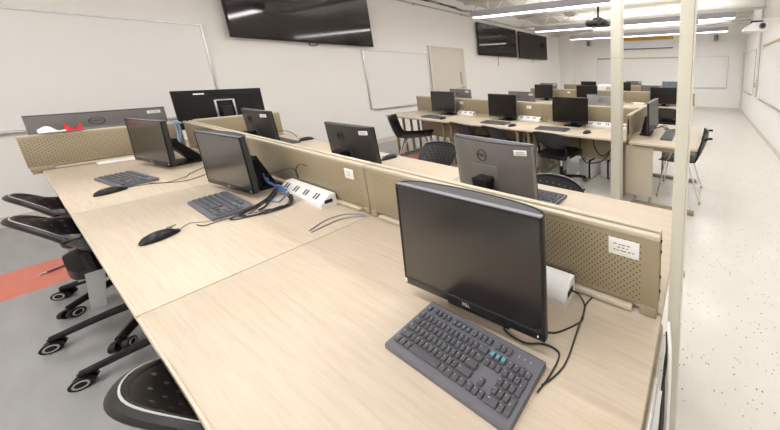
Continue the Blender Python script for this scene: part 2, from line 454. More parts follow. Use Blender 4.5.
for x, z, lab in ((.25, 2.55, 'small grey loudspeaker high on the back wall right of the screen'), (-4.92, 2.55, 'small grey loudspeaker high on the back wall left of the screen')):
    t = thing('wall_speaker', lab, 'speaker', (x, YB, z), 0, 'loudspeakers on the back wall')
    bm = B(); box(bm, (0, -.12, .11), (.16, .14, .22), .012); obj('cabinet', bm, 'grey_plastic', t)
    bm = B(); box(bm, (0, -.192, .11), (.13, .008, .19), .003); obj('grille', bm, 'back_grey', t)
    bm = B(); box(bm, (0, -.025, .11), (.05, .05, .08)); obj('bracket', bm, 'white_plastic', t)
# light switch box on the right wall conduit
bm = B(); box(bm, (XR - .075, 7.2, 1.12), (.04, .07, .12), .006); tag(obj('switch_box', bm, 'cork_tan'), 'small tan switch box on the pipe down the right wall', 'switch')

# poles
t = thing('power_pole', 'cream floor to ceiling pole beside the end of the nearest desks', 'pole', (-.052, .662, 0))
bm = B(); box(bm, (0, 0, ZC / 2), (.034, .034, ZC), .003); obj('shaft', bm, 'pole_paint', t)
bm = B(); box(bm, (.0195, 0, ZC / 2), (.004, .026, ZC - .01)); obj('cover_strip', bm, 'trim_paint', t)
bm = B()
for z in (1.62, .9): box(bm, (.0235, 0, z), (.004, .006, .02))
obj('clip', bm, 'grey_plastic', t)
t = thing('power_pole', 'cream floor to ceiling pole at the right end of the middle row', 'pole', (-.842, 2.32, 0))
bm = B(); box(bm, (0, 0, ZC / 2), (.104, .10, ZC), .004); obj('shaft', bm, 'pole_paint', t)
bm = B(); box(bm, (0, -.051, 1.62), (.104, .002, .004)); obj('joint_line', bm, 'grey_plastic', t)

# ------------------------------------------------------------------ desks
DH = .75
def desk(label, x0, x1, y0, y1, group, front=-1, legs=(-.5, .5), name='computer_desk'):
    """one table; front = -1 when the user's side is at y0"""
    cx, cy, w, dp = (x0 + x1) / 2, (y0 + y1) / 2, x1 - x0 - .004, y1 - y0
    t = thing(name, label, 'desk', (cx, cy, 0), 0, group)
    bm = B(); box(bm, (0, 0, DH - .014), (w, dp, .028), .004); obj('tabletop', bm, 'maple_laminate', t)
    bm = B(); box(bm, (0, front * (dp / 2 + .001), DH - .014), (w - .01, .006, .024), .002); obj('edge_band', bm, 'edge_band', t)
    for sx in (-1, 1):
        bm = B(); X = sx * (w / 2 - .09)
        ly, ll = (legs[0] + legs[1]) / 2 * (dp - .06), (legs[1] - legs[0]) * (dp - .06)
        box(bm, (X, ly, .025), (.05, ll, .04), .006); box(bm, (X, ly, DH - .05), (.045, ll - .03, .04), .004)
        n = 4 if ll > .3 else 2
        for k in range(n): box(bm, (X, ly + ((k + .5) / n - .5) * ll, .375), (.03, .028, .66), .003)
        obj('leg', bm, 'tan_metal', t)
    bm = B(); box(bm, (0, -front * (dp / 2 - .1), DH - .09), (w - .27, .03, .08), .004); obj('crossbeam', bm, 'tan_metal', t)
    bm = B(); box(bm, (0, -front * (dp / 2 - .06), .46), (w - .27, .012, .30), .002); obj('modesty_panel', bm, 'tan_metal', t)
    return t
def divider(label, x0, x1, y, group, sticker=None, th=.042, rot=0, name='desk_divider', z0=DH):
    """perforated screen standing on the joint between two tables; local X along its length"""
    w = x1 - x0 - .008
    t = thing(name, label, 'divider', ((x0 + x1) / 2, y, z0), rot, group)
    H_ = .262
    for s in (-1, 1):
        bm = B(); box(bm, (0, s * (th / 2 - .006), .03 + (H_ - .03) / 2), (w, .010, H_ - .03), .003); obj('panel', bm, 'perforated_tan', t)
        bm = B(); box(bm, (0, s * (th / 4 + .003), H_ + .006), (w, th / 2 - .003, .016), .004); obj('top_cap', bm, 'tan_light', t)
    bm = B(); box(bm, (0, 0, .045), (w - .02, th - .024, .03)); box(bm, (0, 0, H_ - .02), (w - .02, th - .024, .02)); obj('core_rail', bm, 'tan_metal', t)
    bm = B(); box(bm, (0, -.002, .013), (w - .16, th + .012, .016), .003); obj('bottom_rail', bm, 'tan_light', t)
    for s in (-1, 1):
        bm = B(); box(bm, (s * (w / 2 - .03), 0, .018), (.052, th + .004, .034), .003); obj('foot', bm, 'tan_metal', t)
        if sticker and s > 0 and y < 1:
            for z in (.075, .125, .21, .245):
                bm = B(); cyl(bm, (s * (w / 2 - .001), .006, z), (s * (w / 2 + .003), .006, z), .0045, n=8); obj('screw', bm, 'mark_black', t)
    if sticker:
        sx, sz, sw, sh, side = sticker
        bm = B(); box(bm, (sx, side * (th / 2 + .0005), sz), (sw, .0016, sh), .0006); lb = obj('label_sticker', bm, 'sticker_white', t); lb['label'] = 'white printed sticker'
        bm = B(); random.seed(int(sx * 100) + 7)
        for k, zz in enumerate((.18, 0, -.18)):
            x = -sw * (.28, .15, .3)[k]
            while x < sw * (.25, .12, .32)[k]:
                l = random.uniform(.005, .012); box(bm, (sx + x, side * (th / 2 + .0016), sz + zz * sh + random.uniform(-.0006, .0006)), (l, .0006, .0026)); x += l + .004
        obj('print', bm, 'ink', lb, smooth=False)
    return t
G1, G1b, G2, G2b = 'nearest row desks, front side', 'nearest row desks, far side', 'middle row desks, front side', 'middle row desks, far side'
# nearest row
X1 = [-.085, -1.594, -3.085, -4.66]
dk = desk('maple desk in the foreground under the nearest keyboard', X1[1], X1[0], .065, .645, G1, legs=(.27, .47))
bm = B(); box(bm, (.763, -.06, .705), (.010, .42, .042), .002); box(bm, (.7735, -.06, .688), (.012, .42, .005)); ch = obj('cable_channel', bm, 'aluminium', dk)
desk('maple desk left of the foreground desk, holding a tangle of cables', X1[2], X1[1], .065, .645, G1, legs=(.27, .47))
desk('maple desk at the left end of the nearest row, front side', X1[3], X1[2], .065, .645, G1, legs=(.27, .47))
desk('maple desk behind the foreground divider, at the pole end', X1[1], X1[0], .65, 1.235, G1b, 1)
desk('maple desk on the far side of the nearest row, middle position', X1[2], X1[1], .65, 1.235, G1b, 1)
desk('maple desk on the far side of the nearest row, toward the left wall', X1[3], X1[2], .65, 1.235, G1b, 1)
divider('tan perforated divider behind the nearest computer, with a printed white sticker at its right', X1[1], X1[0] - .008, .648, 'nearest row dividers', (.638, .212, .098, .056, -1))
divider('tan perforated divider behind the desk with the cable tangle, white sticker near its right end', X1[2], X1[1], .648, 'nearest row dividers', (.60, .206, .085, .055, -1))
divider('tan perforated divider at the left end of the nearest row, behind its leftmost computer', X1[3] + .03, X1[2], .648, 'nearest row dividers')
divider('tan perforated divider across the left end of the nearest row, front half', .02, .62, 0, 'nearest row end dividers').location = (X1[3] - .01, .32, DH)
bpy.context.view_layer.update()
ob = [o for o in C.objects if o.get('label', '').endswith('front half')][0]; ob.rotation_euler = (0, 0, PI / 2)
ob = divider('tan perforated divider across the left end of the nearest row, far half', .68, 1.20, 0, 'nearest row end dividers'); ob.location = (X1[3] - .01, .94, DH); ob.rotation_euler = (0, 0, PI / 2)
desk('maple desk across the left end of the nearest row, behind the end dividers', -5.30, -4.69, .03, 1.22, None, 1, name='end_desk')
# middle row
X2 = [-.775, -2.235, -3.70, -5.10]
for i, (lab, lab2) in enumerate((('middle row maple desk at the right end, with the task chair in front', 'middle row maple desk on the far side at the right end'),
                   ('middle row maple desk in the middle, front side', 'middle row maple desk in the middle, far side'),
                   ('middle row maple desk at the left end, with the chrome legged chair under it', 'middle row maple desk on the far side at the left end'))):
    desk(lab, X2[i + 1], X2[i], 2.40, 2.925, G2)
    desk(lab2, X2[i + 1], X2[i], 2.93, 3.50, G2b, 1)
    divider(('middle row tan divider with a silver monitor behind it, right end', 'middle row tan divider in the middle, small white sticker at its right', 'middle row tan divider at the left end, near the door')[i], X2[i + 1], X2[i] - (.03 if i == 0 else 0), 2.928, 'middle row dividers', (.50, .20, .085, .045, -1) if i else None)
ob = divider('tan divider across the right end of the middle row, left of the sideways monitor', 0, .80, 0, None); ob.location = (-.752, 2.82, DH); ob.rotation_euler = (0, 0, PI / 2)
# end desk of the middle row
t = thing('end_desk', 'maple end desk with a tan side panel at the right end of the middle row', 'desk', (-.385, 2.86, 0))
bm = B(); box(bm, (0, 0, DH - .014), (.69, .98, .028), .004); obj('tabletop', bm, 'maple_laminate', t)
bm = B(); box(bm, (0, -.491, DH - .014), (.68, .006, .024), .002); obj('edge_band', bm, 'edge_band', t)
bm = B(); box(bm, (-.245, -.42, .41), (.30, .016, .56), .003); obj('side_panel', bm, 'tan_light', t)
bm = B(); box(bm, (0, -.40, .69), (.64, .05, .06), .004); obj('top_rail', bm, 'tan_metal', t)
bm = B(); box(bm, (0, .40, .69), (.64, .05, .06), .004); obj('top_rail', bm, 'tan_metal', t)
for s in (-1, 1):
    bm = B(); box(bm, (0, s * .40, .022), (.68, .05, .04), .006)
    for x in ((-.34 + .05), -.12): box(bm, (x, s * .40, .36), (.028, .03, .64), .003)
    obj('leg', bm, 'tan_metal', t)
# third row
X3 = [-.20, -1.66, -3.07, -4.42]
for i in range(3):
    pos = ('right end', 'middle', 'left end')[i]
    desk('third row maple desk on the front side, %s' % pos, X3[i + 1], X3[i], 4.75, 5.32, 'third row desks')
    desk('third row maple desk on the far side, %s' % pos, X3[i + 1], X3[i], 5.325, 5.90, 'third row desks', 1)
    divider('third row tan divider, %s' % pos, X3[i + 1], X3[i], 5.322, 'third row dividers', (.52, .2, .085, .045, -1) if i == 2 else None)
X4 = [-.50, -1.90, -3.30, -4.70]
for i in range(3):
    pos = ('right end', 'middle', 'left end')[i]
    desk('farthest row maple desk on the front side, %s' % pos, X4[i + 1], X4[i], 6.85, 7.42, 'farthest row desks')
    desk('farthest row maple desk on the far side, %s' % pos, X4[i + 1], X4[i], 7.425, 8.0, 'farthest row desks', 1)
    if i: divider('farthest row tan divider, %s' % pos, X4[i + 1], X4[i], 7.422, 'farthest row dividers')

# ------------------------------------------------------------------ computers
def computer(label, loc, yaw, group, back='back_grey', sticker=True, logo=True, tagfront=False, bd=.146, dz=0., tilt=2.):
    """all in one computer: screen faces local -Y, origin on the desk under the screen's front bottom edge"""
    t = thing('all_in_one_computer', label, 'computer', loc, yaw, group)
    W, zb, zt, tilt = .54, .057 + dz, .397 + dz, R(tilt)
    Rx = Matrix.Rotation(-tilt, 3, 'X')
    piv = Vector((0, 0, zb))
    def til(bm):
        for v in bm.verts: v.co = Rx @ (v.co - piv) + piv
        return bm
    arc = [(-W / 2, .005), (-W / 2, .0)] + [(W / 2, .0), (W / 2, .005)] + [(W / 2 * math.cos(a), .006 + .036 * math.sin(a) ** .8) for a in [PI * k / 16 for k in range(1, 16)]]
    bm = B(); prism(bm, arc, zb, zt, 'z'); obj('back_cover', til(bm), back, t)
    # front bezel frame and chin
    bm = B(); h = zt - zb
    box(bm, (0, -.003, zb + .013), (W, .008, .026), .002); box(bm, (0, -.003, zt - .004), (W, .008, .008), .002)
    for s in (-1, 1): box(bm, (s * (W / 2 - .0035), -.003, (zb + zt) / 2), (.007, .008, h), .002)
    obj('bezel', til(bm), 'black_plastic', t)
    bm = B(); box(bm, (0, -.0025, (zb + .026 + zt - .008) / 2), (W - .014, .006, h - .034)); obj('screen', til(bm), 'screen_glass', t, smooth=False)
    bm = B(); box(bm, (0, -.0005, zt + .0012), (W - .002, .011, .003), .001); obj('top_trim', til(bm), 'bezel_grey', t)
    vent = [(.255 * math.cos(a), .006 + .0345 * math.sin(a) ** .8) for a in [PI * k / 14 for k in range(15)]]
    bm = B(); prism(bm, vent, zt - .004, zt + .0012, 'z')
    vo = obj('vent', til(bm), 'vent_mesh', t)
    bm = B(); tube(bm, [(W / 2 * math.cos(a) * .995, .005 + .036 * math.sin(a) ** .8, zt + .0005) for a in [PI * k / 20 for k in range(21)]], .003, 6, False); obj('back_rim', til(bm), 'mark_black', t)
    # small maker's mark on the chin, power light
    bm = text_bm('DELL', .013); 
    for v in bm.verts: v.co = Vector((v.co.x, -.0075 - v.co.z, v.co.y + zb + .013))
    bmesh.ops.reverse_faces(bm, faces=bm.faces[:]); obj('chin_lettering', til(bm), 'grey_plastic', t, smooth=False)
    bm = B(); box(bm, (W / 2 - .02, -.0074, zb + .012), (.002, .001, .005)); obj('power_light', til(bm), 'led_white', t)
    # back: recessed plate, mark, sticker
    yb = .0415
    bm = B(); box(bm, (.02, yb + .0, zb + .11), (.17, .006, .21), .002); obj('back_plate', til(bm), back, t)
    if logo:
        bm = B(); n = 28
        ring = [(.03 + .030 * math.cos(2 * PI * k / n), yb + .0012, zt - .075 + .030 * math.sin(2 * PI * k / n)) for k in range(n + 1)]
        tube(bm, ring, .0022, 6, False, False)
        tx = text_bm('DELL', .021)
        me = bpy.data.meshes.new('tmp')
        for v in tx.verts: v.co = Vector((.03 - v.co.x, yb + .0012 + v.co.z, zt - .075 + v.co.y))
        tx.to_mesh(me); tx.free(); bm.from_mesh(me); bpy.data.meshes.remove(me)
        obj('logo', til(bm), 'mark_black', t, smooth=False)
    if sticker:
        bm = B(); R2 = Matrix.Rotation(R(14), 3, 'Z')
        box(bm, (-.213, .0315, zt - .036), (.066, .0016, .028), .0006, R=Matrix.Rotation(R(13), 3, 'Z')); lb = obj('label_sticker', til(bm), 'sticker_white', t)
        bm = B()
        for z in (.005, -.004): box(bm, (-.213, .0328, zt - .036 + z), (.044, .0008, .003), R=Matrix.Rotation(R(13), 3, 'Z'))
        obj('print', til(bm), 'cable_grey', lb, smooth=False)
    if tagfront:
        bm = B(); box(bm, (-W / 2 + .0065, -.0074, zb + .012), (.011, .001, .014)); obj('corner_sticker', til(bm), 'sticker_white', t)
    # stand: head, leaning neck, base
    bm = B(); box(bm, (.012, yb + .026, zb + .146), (.10, .052, .028), .004); obj('stand_head', til(bm), 'black_plastic', t)
    bm = B(); prism(bm, [(.062, .21), (.100, .21), (.106, .18), (bd, .010), (bd - .055, .010), (.074, .15), (.062, .165)], -.045, .045, 'x'); obj('neck', bm, 'black_plastic', t)
    bm = B(); box(bm, (0, bd / 2 + .012, .006), (.25, bd - .022, .012), .004); obj('base', bm, 'black_plastic', t)
    return t
D = DH
computer('nearest computer in the foreground, screen facing the viewpoint, small white corner sticker', (-.617, .417, D), R(1.5), 'front side computers of the nearest row', 'back_dark', tagfront=True, bd=.135)
computer('computer at the tangle of cables, second screen from the foreground', (-2.69, .455, D), R(4.5), 'front side computers of the nearest row', 'back_dark', bd=.15, dz=-.02, tilt=-.5)
computer('leftmost screen facing forward in the nearest row, beside the end divider', (-3.995, .388, D), R(7), 'front side computers of the nearest row', 'back_dark', bd=.20, dz=-.018, tilt=1.5)
ck = dict(group='far side computers of the nearest row')
computer('grey computer back with round logo directly behind the foreground divider', (-1.013, .91, D), R(179), back='back_grey', **ck)
computer('dark computer back behind the divider with the square sticker, middle of the nearest row', (-2.303, .885, D), R(182), back='back_dark', dz=-.02, **ck)
computer('dark computer back at the left end behind the divider of the nearest row', (-3.797, .87, D), R(181.5), back='back_dark', **ck)
computer('wide grey computer back with round logo behind the end divider by the left wall', (-4.99, .335, D), R(-88), None, 'back_grey')
ck = dict(group='front side computers of the middle row')
computer('middle row screen at the left end, in front of the door', (-4.12, 2.735, D), R(2), **ck)
computer('middle row screen in the middle, white power box at its right', (-2.82, 2.735, D), 0, **ck)
computer('large black middle row screen just above the task chair', (-1.66, 2.735, D), 0, **ck)
ck = dict(group='far side computers of the middle row')
computer('grey computer back behind the left end divider of the middle row', (-4.33, 3.24, D), PI, **ck)
computer('grey computer back behind the middle divider of the middle row', (-2.863, 3.22, D), PI, **ck)
computer('pale silver computer back behind the right divider of the middle row', (-1.37, 3.22, D), PI, back='back_silver', sticker=False, **ck)
computer('computer on the end desk of the middle row seen edge on, facing the right wall', (-.545, 2.78, D), PI / 2, None, 'back_dark')
computer('third row screen at the left end', (-3.79, 5.03, D), 0, 'front side computers of the third row')
computer('third row screen in the middle, in front of the white projector box', (-2.58, 5.03, D), 0, 'front side computers of the third row')
computer('third row black screen at the right end, above a black chair', (-.815, 5.03, D), 0, 'front side computers of the third row')
computer('grey computer back behind the third row divider at its left end', (-4.05, 5.62, D), PI, 'far side computers of the third row')
computer('grey computer back behind the third row divider at its right end', (-1.17, 5.62, D), PI, 'far side computers of the third row')
computer('farthest row dark screen left of the white projector box', (-3.52, 6.99, D), 0, 'front side computers of the farthest row')
computer('farthest row dark screen right of the middle pole', (-2.37, 6.99, D), 0, 'front side computers of the farthest row')
computer('farthest row grey computer back beyond the middle divider', (-2.24, 7.78, D), PI, 'far side computers of the farthest row')
computer('farthest row blue grey computer back at the right end', (-1.03, 7.78, D), PI, 'far side computers of the farthest row', 'blue_grey', sticker=False)
# older monitor with wedge shaped back on the end desk by the left wall
t = thing('wedge_back_monitor', 'older black monitor with a wedge shaped back and silver framed plate by the left wall', 'monitor', (-5.0, .92, D), R(-90))
bm = B(); box(bm, (0, 0, .345), (.53, .03, .40), .004); obj('front_frame', bm, 'black_plastic', t)
bm = B(); box(bm, (0, -.0155, .345), (.49, .004, .36)); obj('screen', bm, 'screen_glass', t, smooth=False)
bm = B(); a = [(-.262, .147), (.262, .147), (.262, .543), (-.262, .543)]; b_ = [(-.18, .18), (.18, .18), (.18, .485), (-.18, .485)]
va = [bm.verts.new((x, .014, z)) for x, z in a]; vb = [bm.verts.new((x, .085, z)) for x, z in b_]
bm.faces.new(va); bm.faces.new(vb[::-1])
for i in range(4): bm.faces.new((va[i], va[(i + 1) % 4], vb[(i + 1) % 4], vb[i]))
bmesh.ops.recalc_face_normals(bm, faces=bm.faces); obj('wedge_back', bm, 'black_plastic', t, smooth=False)
bm = B()
for k in range(9): box(bm, (-.08 + .02 * k, .075, .50), (.012, .012, .004))
obj('vent', bm, 'mark_black', t)
bm = B()
for s in (-1, 1): box(bm, (s * .055, .09, .34), (.012, .012, .20), .002)
box(bm, (0, .09, .436), (.098, .012, .012), .002); box(bm, (0, .09, .245), (.098, .012, .012), .002); obj('silver_plate_frame', bm, 'aluminium', t)['label'] = 'silver frame'
bm = B(); box(bm, (0, .105, .19), (.06, .04, .36), .004); obj('stand_column', bm, 'black_plastic', t)
bm = B(); box(bm, (0, .06, .008), (.26, .22, .016), .005); obj('base', bm, 'black_plastic', t)
bm = B(); box(bm, (.13, .0632, .505), (.06, .0016, .020), .0005, R=Matrix.Rotation(R(0), 3, 'X')); obj('label_sticker', bm, 'sticker_white', t)

# ------------------------------------------------------------------ keyboards and mice
U = .0185
def key_layout():
    ks = []          # (x units, row, w, h, kind)
    def run(x, row, ws, h=1):
        for w in ws:
            ks.append([x, row, w, h]); x += w
        return x
    run(0, 0, [1]); run(1.6, 0, [1] * 4); run(6.1, 0, [1] * 4); run(10.6, 0, [1] * 4)
    run(15.3, 0, [1] * 3)
    run(0, 1.2, [1] * 13 + [2]); run(0, 2.2, [1.5] + [1] * 12 + [1.5]); run(0, 3.2, [1.75] + [1] * 11 + [2.25]); run(0, 4.2, [2.25] + [1] * 10 + [2.75])
    run(0, 5.2, [1.25, 1.25, 1.25, 6.25, 1.25, 1.25, 1.25, 1.25])
    run(15.3, 1.2, [1] * 3); run(15.3, 2.2, [1] * 3); run(16.3, 4.2, [1]); run(15.3, 5.2, [1] * 3)
    run(18.6, 1.2, [1] * 4); run(18.6, 2.2, [1] * 3); run(18.6, 3.2, [1] * 3); run(18.6, 4.2, [1] * 3); run(18.6, 5.2, [2, 1])
    ks.append([21.6, 2.2, 1, 2]); ks.append([21.6, 4.2, 1, 2])
    return ks
KEYS = key_layout()
KW, KD = .435, .125
def key_xy(k):
    x = -KW / 2 + .012 + (k[0] + k[2] / 2) * U * .985; y = KD / 2 - .012 - (k[1] + k[3] / 2) * U * .885
    return x, y
def kz(y): return .0155 + (y + KD / 2) * .055
def key_box(bm, k):
    x, y = key_xy(k); w, h = k[2] * U * .985 - .0035, k[3] * U * .885 - .0035
    box(bm, (x, y, kz(y) + .0035), (w, h, .007), .0016, seg=1)
    i = KEYS.index(k); mi = 1
    if i in (0, 5, 6, 7, 8): vs = box(bm, (x + .0015, y - .001, kz(y) + .0071), (.005, .004, .0004)); mi = 2
    elif k[0] in (15.3, 16.3, 17.3) and k[1] == 1.2: vs = box(bm, (x - .001, y + .001, kz(y) + .0071), (.010, .008, .0004)); mi = 2
    elif k[2] > 6: return
    elif k[2] >= 1.5: vs = box(bm, (x - (k[2] * U) / 2 + .009, y + .002, kz(y) + .0071), (.006, .001, .0004))
    else: vs = box(bm, (x - .003, y + .002, kz(y) + .0071), (.0016, .0022, .0004))
    for v in vs:
        for f in v.link_faces: f.material_index = mi
KEYMATS = ('key_plastic', 'key_mark', 'key_teal')
def keyboard(label, loc, yaw, group, split):
    t = thing('keyboard', label, 'keyboard', loc, yaw, group)
    bm = B(); y0, y1 = -KD / 2, KD / 2
    prism(bm, [(y0, .0), (y1, .004), (y1, kz(y1) - .002), (y1 - .003, kz(y1)), (y0 + .003, kz(y0)), (y0, kz(y0) - .004)], -KW / 2, KW / 2, 'x')
    obj('case', bm, 'kb_plastic', t, smooth=False)
    if split:
        for k in KEYS[:100]:
            bm = B(); key_box(bm, k); ko = obj('key', bm, KEYMATS, t)
        bm = B()
        for k in KEYS[100:]: key_box(bm, k)
        ko = obj('keys', bm, KEYMATS, t)
        if len(KEYS) > 100: ko['kind'] = 'stuff'
    else:
        bm = B()
        for k in KEYS: key_box(bm, k)
        obj('key_field', bm, KEYMATS, t)
    for j in range(3):
        bm = B(); box(bm, (.148 + j * .018, y1 - .016, kz(y1 - .016) + .0002), (.0018, .004, .0006)); obj('status_light', bm, 'key_mark', t)
    return t
keyboard('nearest keyboard, lying in front of the foreground computer', (-.555, .346, D), R(-.8), 'keyboards on the nearest row', True)
keyboard('keyboard before the second screen, beside the tangle of cables', (-2.48, .374, D), R(-.5), 'keyboards on the nearest row', True)
keyboard('keyboard at the left end of the nearest row, beside a mouse', (-3.69, .255, D), R(5), 'keyboards on the nearest row', False)
keyboard('keyboard behind the foreground divider, its end showing right of the grey computer back', (-.952, 1.092, D), PI, 'keyboards on the nearest row', False)
keyboard('keyboard on the far desk by the left wall, mostly hidden behind the dark computer back', (-4.17, 1.05, D), PI, 'keyboards on the nearest row', False)
keyboard('keyboard under the middle row screen at the left end', (-4.07, 2.53, D), R(-2), 'keyboards on the middle row', False)
keyboard('keyboard under the middle row screen in the middle', (-2.78, 2.55, D), R(2), 'keyboards on the middle row', False)
keyboard('keyboard on the middle row above the task chair', (-1.80, 2.53, D), R(4), 'keyboards on the middle row', False)
keyboard('keyboard on the end desk right of the sideways computer', (-.367, 2.77, D), PI / 2, None, False)
def mouse(label, loc, yaw, group=None):
    t = thing('computer_mouse', label, 'mouse', loc, yaw, group)
    bm = B(); nu, nv = 12, 8; rows = []
    for i in range(nu + 1):
        s = -1 + 2 * i / nu; hw = .031 * math.sqrt(max(.03, 1 - abs(s) ** 2.6)) * (1 - .08 * s); hh = .037 * (max(.12, 1 - abs(s + .12) ** 2.3 * .85)) if abs(s) < 1 else .010
        rows.append([bm.verts.new((hw * math.cos(PI * j / nv), s * .057, max(.002, hh * math.sin(PI * j / nv) ** .75))) for j in range(nv + 1)])
    for a, b in zip(rows, rows[1:]):
        for j in range(nv): bm.faces.new((a[j], a[j + 1], b[j + 1], b[j]))
        bm.faces.new((a[nv], a[0], b[0], b[nv]))
    bm.faces.new(rows[0]); bm.faces.new(rows[-1][::-1]); bmesh.ops.recalc_face_normals(bm, faces=bm.faces)
    obj('shell', bm, 'soft_black', t)
    bm = B(); cyl(bm, (-.004, .032, .029), (.004, .032, .029), .007, n=12); obj('scroll_wheel', bm, 'cable_grey', t)
    bm = B(); box(bm, (0, .04, .0305), (.0012, .03, .004)); obj('button_gap', bm, 'mark_black', t)
    return t
mouse('black mouse lying alone near the front edge, left of the foreground desk', (-2.26, .185, D), R(40), 'mice on the nearest row')
mouse('black mouse in front of the keyboard at the left end of the nearest row', (-3.41, .185, D), R(35), 'mice on the nearest row')
mouse('black mouse beside the dark computer back in the middle of the nearest row', (-2.50, 1.155, D), R(175), 'mice on the nearest row')
mouse('black mouse on the far desk, right of the dark computer back by the left wall', (-4.03, 1.172, D), R(165), 'mice on the nearest row')
mouse('black mouse on the middle row at the left end', (-3.80, 2.50, D), R(20), 'mice on the middle row')
mouse('black mouse on the middle row, right of the middle keyboard', (-2.42, 2.50, D), R(-20), 'mice on the middle row')
mouse('grey black mouse on the middle row left of the pole', (-1.30, 2.53, D), R(-35), 'mice on the middle row')

# ------------------------------------------------------------------ power boxes
def power_box(label, loc, w, group, rz=0, used=0):
    t = thing('power_outlet_box', label, 'power strip', loc, rz, group)
    bm = B(); prism(bm, [(-.034, 0), (.026, 0), (.026, .068), (.004, .068), (-.030, .030), (-.034, .022)], -w / 2, w / 2, 'x'); obj('housing', bm, 'white_plastic', t, smooth=False)
    n = int(w / .12); a = math.atan2(.038, .034)
    for k in range(n):
        bm = B()
        for dx in (-.014, .014): box(bm, (-w / 2 + .06 + k * .12 + dx, -.0135, .0490), (.014, .030, .003), .001, R=Matrix.Rotation(a, 3, 'X'))
        bmesh.ops.translate(bm, verts=bm.verts, vec=(0, -.0004, .0004)); vs = box(bm, (-w / 2 + .06 + k * .12, -.0135, .0485), (.044, .036, .002), R=Matrix.Rotation(a, 3, 'X')); 
        for v in vs:
            for f in v.link_faces: f.material_index = 1
        obj('outlet', bm, ('mark_black', 'white_plastic'), t)
    bm = B(); box(bm, (w / 2 + .0005, -.004, .034), (.002, .03, .02), .0005); obj('end_socket', bm, 'mark_black', t)
    return t
power_box('white outlet box among the tangled cables, against the divider', (-2.17, .594, D), .52, 'white outlet boxes on the nearest row')
power_box('white outlet box half hidden behind the foreground computer', (-.655, .592, D), .56, 'white outlet boxes on the nearest row')
power_box('white outlet box on the middle row right of the large black screen', (-1.17, 2.872, D), .60, 'white outlet boxes on the middle row')
power_box('white outlet box on the middle row, right of the middle screen', (-2.44, 2.872, D), .40, 'white outlet boxes on the middle row')
power_box('white outlet box on the middle row at the left end', (-3.76, 2.872, D), .36, 'white outlet boxes on the middle row')

# ------------------------------------------------------------------ cables
def cord(name, label, paths, r=.0028, mat='cable_black', cat='cable', group=None):
    if len(paths) == 1:
        bm = B(); tube(bm, paths[0], r, 6); return tag(obj(name, bm, mat), label, cat, group)
    bm = B()
    for p in paths: tube(bm, p, r, 6)
    return tag(obj(name, bm, mat), label, cat, group)
z = D + .0035
cord('keyboard_cable', 'thin black cable curling from the foreground computer round its keyboard', [[(-.515, .50, z), (-.514, .443, z), (-.432, .431, z), (-.375, .448, z), (-.330, .447, z), (-.318, .431, z), (-.319, .392, z), (-.327, .358, z)]], .0024)
cord('power_cable', 'black cable from the foreground screen edge to the divider', [[(-.390, .455, z + .03), (-.360, .485, z), (-.311, .535, z), (-.313, .559, z), (-.325, .590, z), (-.350, .603, z + .012), (-.371, .592, z + .032)]], .0024)
cord('mouse_cable', 'black cable running from the nearest keyboard to the gap under the divider', [[(-.326, .372, z), (-.306, .40, z + .0), (-.296, .438, z), (-.306, .514, z + .004), (-.310, .556, z + .008), (-.320, .590, z), (-.311, .622, z)]], .0024)
cord('cable_pair', 'two grey cables lying on the desk joint at the divider', [[(-1.70, .449, z), (-1.745, .516, z), (-1.73, .575, z), (-1.66, .605, z), (-1.60, .612, z)], [(-1.675, .447, z), (-1.690, .544, z), (-1.64, .590, z), (-1.605, .604, z)]], .003, 'cable_grey')
random.seed(12)
P = []
for j in range(10):
    a, e, g = random.uniform(-.03, .03), random.uniform(-.02, .02), random.uniform(0, .02)
    reach = random.choice((.345, .37, .40, .43))
    P.append([(-2.47 + .015 * j, .545 + e * .5, z + .012 + .006 * j), (-2.36 + a, .50 + e, z + g), (-2.235 + a * .2, reach + .03, z + g * .6), (-2.20 + a * .2, reach, z + g * .5), (-2.165 + a * .4, reach + .035, z),
              (-2.13 + e, .46 + a, z + g), (-2.15 + a, .52 + e * .5, z + .006), (-2.24 + a * 2, .545, z + .02 + .003 * j)])
P.append([(-2.20, .39, z), (-2.235, .33, z), (-2.235, .285, z), (-2.28, .272, z)])
cord('cable_tangle', 'black tangle of cables piled behind the second keyboard', P, .0021)
P = []
for j in range(4):
    P.append([(-2.47 - .05 * j, .56, z + .03 + .02 * j), (-2.41 - .03 * j, .545, z + .055), (-2.33, .545, z + .03 + .012 * j), (-2.26 - .02 * j, .548, z + .052)])
P.append([(-2.40, .54, z + .004), (-2.33, .50, z), (-2.25, .51, z), (-2.24, .545, z + .04)])
cord('blue_cables', 'blue data cables and plugs at the white outlet box in the tangle', P, .0042, 'cable_blue')
cord('loop_cable', 'thin dark cable looping up against the divider above the tangle', [[(-2.52, .50, z + .10), (-2.44, .56, z + .125), (-2.34, .60, z + .155), (-2.30, .607, z + .13), (-2.30, .608, z + .09)], [(-2.30, .608, z + .09), (-2.30, .607, z + .15), (-2.24, .61, z + .19), (-2.16, .612, z + .19)]], .0024)
cord('mouse_cable', 'thin grey cable from the lone mouse to the second keyboard', [[(-2.30, .235, z), (-2.34, .262, z), (-2.30, .29, z), (-2.24, .34, z), (-2.21, .40, z), (-2.17, .44, z + .004)]], .0018, 'cable_grey')
cord('mouse_cable', 'thin dark cable from the mouse at the left end to its computer', [[(-3.45, .238, z), (-3.42, .30, z), (-3.36, .35, z), (-3.42, .42, z), (-3.50, .45, z), (-3.72, .58, z)], [(-3.44, .30, z), (-3.30, .38, z), (-3.32, .45, z), (-3.47, .54, z), (-3.70, .60, z)]], .002, 'cable_black')
